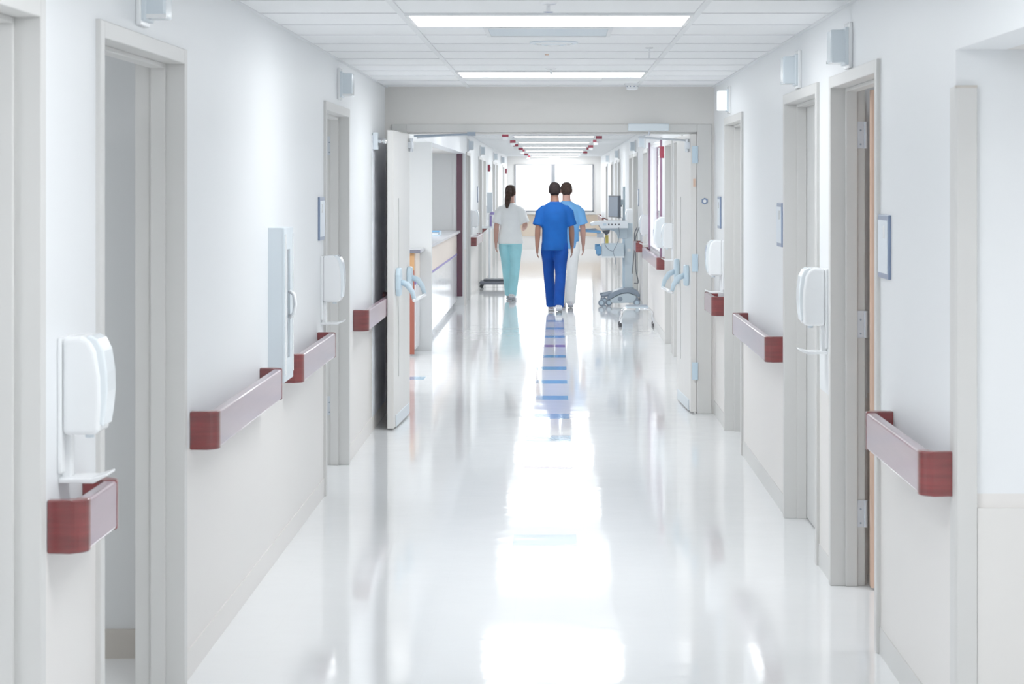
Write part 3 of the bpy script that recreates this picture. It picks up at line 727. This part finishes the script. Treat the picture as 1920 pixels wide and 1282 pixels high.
# ------------------------------------------------------------------ PEOPLE (walking away, +y)
def person(label, loc, skin, topm, botm, hairm, female=False, h=1.75, rz=0, bent=False, long=False):
    k = h / 1.75
    p = thing('person', label, 'person', loc, rz)
    p.scale = (k, k, k)
    sw = .160 if female else .182          # shoulder half width
    hw = .10 if female else .09
    b = MB()
    # trunk, neck, head
    b.stack([(0, 0, .86, .12, .09), (0, 0, .93, .155, .105), (0, 0, 1.02, .145, .095), (0, .0, 1.12, .13, .09), (0, .0, 1.25, .155, .10), (0, 0, 1.36, sw - .02, .10), (0, -.005, 1.42, sw - .085, .065), (0, -.008, 1.47, .068, .06), (0, .0, 1.52, .06, .058), (0, .012, 1.58, .058, .06)])
    b.ball((0, .018, 1.645), (.074, .094, .108))
    b.ball((0, .055, 1.595), (.05, .05, .05))                      # jaw
    b.tube([(0, .10, 1.645), (0, .125, 1.615), (0, .105, 1.605)], [.009, .013, .01], 8)       # nose
    b.tube([(-.022, .098, 1.577), (.022, .098, 1.577)], .008, 8)   # lips
    for s in (-1, 1):
        b.ball((s * .076, .012, 1.635), (.012, .02, .033), 12)     # ears
    # arms
    arms = []
    for s in (-1, 1):
        sh = (s * sw, -.003, 1.405)
        if bent and s > 0:
            el = (s * (sw + .075), -.04, 1.14); wr = (s * (sw + .02), .17, 1.08); dirv = Vector((-.15, .95, .05)).normalized()
        else:
            sy = .10 * s
            el = (s * (sw + .045), -.02 + sy * .4, 1.13); wr = (s * (sw + .055), .04 + sy, .885); dirv = Vector((-.02 * s, .12, -1)).normalized()
        b.tube([(s * .10, 0, 1.37), (s * (sw - .012), -.003, 1.375), tuple((Vector(sh) + Vector(el)) / 2), el, tuple(Vector(el).lerp(Vector(wr), .35)), wr], [.036, .032, .038, .039, .040, .026], 14)
        W = Vector(wr); side = Vector((0, 1, 0)) if abs(dirv.y) < .5 else Vector((0, 0, 1))
        palm = W + dirv * .05
        b.tube([W, W + dirv * .03, W + dirv * .09], [(.024, .02), (.020, .036), (.017, .040)] if abs(dirv.y) < .5 else [.026, .03, .03], 12)
        for i, ln in enumerate((.068, .078, .073, .056)):
            off = side * (.030 - i * .020)
            r0 = W + dirv * .085 + off
            curl = Vector((-s * .3, 0, 0))
            b.tube([r0, r0 + dirv * ln * .5 + off * .05, r0 + (dirv + curl).normalized() * ln * 1.0], [.0095, .009, .0075], 8)
        th0 = W + dirv * .03 + side * .028
        b.tube([th0, th0 + side * .028 + dirv * .025, th0 + side * .035 + dirv * .06], [.012, .011, .009], 8)
        arms.append((sh, el))
    # legs
    legs = []
    for s in (-1, 1):
        if s > 0: kn, an, toe, heel = (.08, -.03, .50), (.055, -.20, .105), (.06, -.04, .032), (.055, -.255, .07)
        else: kn, an, toe, heel = (-.08, .15, .50), (-.05, .25, .085), (-.06, .42, .04), (-.05, .20, .035)
        if female: an = (an[0], an[1], an[2]); 
        b.tube([(s * hw, 0, .92), (s * (hw - .002), (kn[1]) * .4, .76), kn, tuple(Vector(kn).lerp(Vector(an), .3)), an], [.088, .08, .055, .052, .036], 16)
        b.tube([heel, an[:2] + (heel[2] + .01,), toe], [.03, .034, .028], 12)
        legs.append((kn, an, toe, heel))
    b.build('body', skin, p, remesh=.0065)
    # eyes
    for s in (-1, 1): MB().ball((s * .030, .098, 1.652), (.013, .011, .009), 12).build('eye', 'eye', p, smooth=True)
    # top
    c = MB()
    if female: R = [(0, -.005, .86, .205, .14), (0, 0, .98, .185, .125), (0, 0, 1.12, .155, .115), (0, 0, 1.26, .175, .125), (0, 0, 1.35, .165, .112), (0, -.003, 1.40, .152, .09), (0, -.006, 1.445, .118, .075), (0, -.008, 1.475, .078, .064), (0, -.008, 1.485, .066, .058)]
    else: R = [(0, 0, .83, .185, .13), (0, 0, .95, .175, .125), (0, 0, 1.10, .172, .12), (0, 0, 1.26, .185, .13), (0, 0, 1.35, .19, .118), (0, -.003, 1.41, .175, .092), (0, -.006, 1.45, .135, .075), (0, -.008, 1.485, .085, .066), (0, -.008, 1.495, .070, .06)]
    c.stack(R)
    for sh, el in arms:
        sh = Vector(sh); el = Vector(el); s = 1 if sh.x > 0 else -1
        e2 = sh.lerp(el, .86) + Vector((s * .012, 0, 0))
        c.tube([(s * .08, 0, 1.385), tuple(sh + Vector((-s * .025, 0, -.022))), tuple(sh.lerp(el, .22) + Vector((s * .004, 0, 0))), tuple(sh.lerp(el, .5)), tuple(e2)], [.062, .064, .066, .068, .074], 20)
    c.build('scrub_top', topm, p, remesh=.011)
    # trousers
    c = MB()
    c.stack([(0, 0, .84, .17, .115), (0, 0, .92, .17, .12), (0, 0, 1.0, .15, .105)])
    for i, s in enumerate((-1, 1)):
        kn, an, toe, heel = legs[i]
        c.tube([(s * .088, 0, .93), (s * .09, kn[1] * .3, .80), (kn[0], kn[1] * .7, .65), kn, tuple(Vector(kn).lerp(Vector(an), .5)), (an[0], an[1] - .005, an[2] - .025)], [.092, .098, .086, .074, .071, .068], 20)
    c.build('trousers', botm, p, remesh=.011)
    for kn, an, toe, heel in legs:
        c = MB(); dz = Vector((0, 0, .012))
        c.tube([Vector(heel) + dz, Vector((an[0], an[1] + .02, (heel[2] + toe[2]) / 2 + .022)), Vector(toe) + dz, Vector(toe) + Vector((0, .05, .004))], [(.044, .042), (.046, .050), (.048, .036), (.036, .024)], 16)
        c.ball((an[0], an[1] - .012, (an[2] + heel[2]) / 2 + .008), (.046, .05, .042))
        sh = c.build('shoe', 'shoe', p, remesh=.007)
        hz, tz = heel[2] - .026, toe[2] - .022
        so = MB()
        so.prism([(heel[1] - .035, hz - .003), (toe[1] + .09, tz - .008 if tz > 0 else .0), (toe[1] + .09, max(tz, 0) + .012), (heel[1] - .035, hz + .02)], an[0] - .04, an[0] + .045, 'x')
        so.build('sole', 'sole', sh, bev=.008)
    # hair: fitted shell, cut back from the face
    hb = bmesh.new()
    bmesh.ops.create_uvsphere(hb, u_segments=32, v_segments=24, radius=1)
    for v in hb.verts:
        x, y, z = v.co
        low = -.45 if y < 0 else -.1 + 1.1 * y
        inside = z < low and not (female and y < .1 and z > -.85)
        f = .85 if (z < low) else 1.0
        jit = 1 + random.uniform(-.012, .012)
        f2 = 1 / (abs(x) ** 2.5 + abs(y) ** 2.5 + abs(z) ** 2.5) ** .4
        v.co = Vector((x * f2 * .083 * f * jit, .008 + y * f2 * .104 * f * jit, 1.652 + z * f2 * .108 * f * jit))
    h_ = MB(); h_.bm.free(); h_.bm = hb
    if long:
        h_.tube([(0, -.085, 1.70), (-.01, -.125, 1.64), (-.02, -.13, 1.55), (-.03, -.125, 1.46), (-.035, -.12, 1.40)], [.03, .045, .05, .04, .018], 14)
    h_.build('hair', hairm, p, remesh=.008)
    return p
def X(px, d): return (px - 1042) / 3700 * d
person('person in royal blue scrubs walking away down the middle of the corridor', (X(1040, 26.7), 26.6, 0), 'skin', 'scrubs', 'scrubs2', 'hair', h=1.74)
person('person in light blue top and white trousers walking just right of the royal blue scrubs', (X(1062, 27.5), 27.38, 0), 'skin2', 'lscrubs', 'wcloth', 'hair2', h=1.74, female=False)
person('person in white top and pale teal trousers walking along the left', (X(956, 29), 29.3, 0), 'skin2', 'wcloth', 'teal', 'hair2', female=True, h=1.70, bent=True, long=True, rz=-.12)

# ------------------------------------------------------------------ LIGHT
def area(name, loc, size, power, rot=(0, 0, 0), col=(1, 1, 1)):
    l = bpy.data.lights.new(name, 'AREA'); l.shape = 'RECTANGLE'; l.size, l.size_y = size; l.energy = power * 2.2; l.color = col
    o = bpy.data.objects.new(name, l); C.objects.link(o); o.location = loc; o.rotation_euler = rot; return o
area('daylight', (0, FAR + .4, 1.6), (2.0, 1.3), 14, (-PI / 2, 0, 0), (.93, .97, 1))
area('room_fill', (-3.0, 5.9, 2.40), (.6, .6), 3.5, col=(.95, .98, 1))  # unseen lamps added to brighten the side rooms and recesses
area('room_fill', (-3.0, 11.6, 2.40), (.6, .6), 9, col=(.95, .98, 1))
area('room_fill', (2.6, 4.6, 2.10), (.6, .6), 8, col=(.95, .98, 1))
area('room_fill', (2.8, 7.4, 2.40), (.6, .6), 7, col=(.95, .98, 1))
area('room_fill', (-2.6, 18.2, 2.10), (.8, .8), 34, col=(.95, .98, 1))
area('room_fill', (-2.6, 24.0, 2.10), (.8, .8), 26, col=(.95, .98, 1))
area('room_fill', (2.8, 23.5, 2.40), (.8, .8), 30, col=(.95, .98, 1))
area('room_fill', (-2.8, 3.6, 2.40), (.6, .6), 14, col=(.95, .98, 1))
w = bpy.data.worlds.new('world'); scene.world = w; w.use_nodes = True
w.node_tree.nodes['Background'].inputs[0].default_value = (.92, .96, 1, 1)
w.node_tree.nodes['Background'].inputs[1].default_value = 2.2

scene.view_settings.view_transform = 'Standard'
scene.view_settings.look = 'None'
scene.view_settings.exposure = 0.0
scene.view_settings.gamma = 1.38

cam = bpy.data.cameras.new('camera'); co = bpy.data.objects.new('camera', cam); C.objects.link(co)
co.location = (0, 0, 1.72); co.rotation_euler = (PI / 2, 0, 0)
cam.sensor_width = 36; cam.lens = 3700 / 1920 * 36
cam.shift_x = -82 / 1920; cam.shift_y = -296 / 1920
cam.clip_end = 200
cam.dof.use_dof = True; cam.dof.focus_distance = 14; cam.dof.aperture_fstop = 11
scene.camera = co
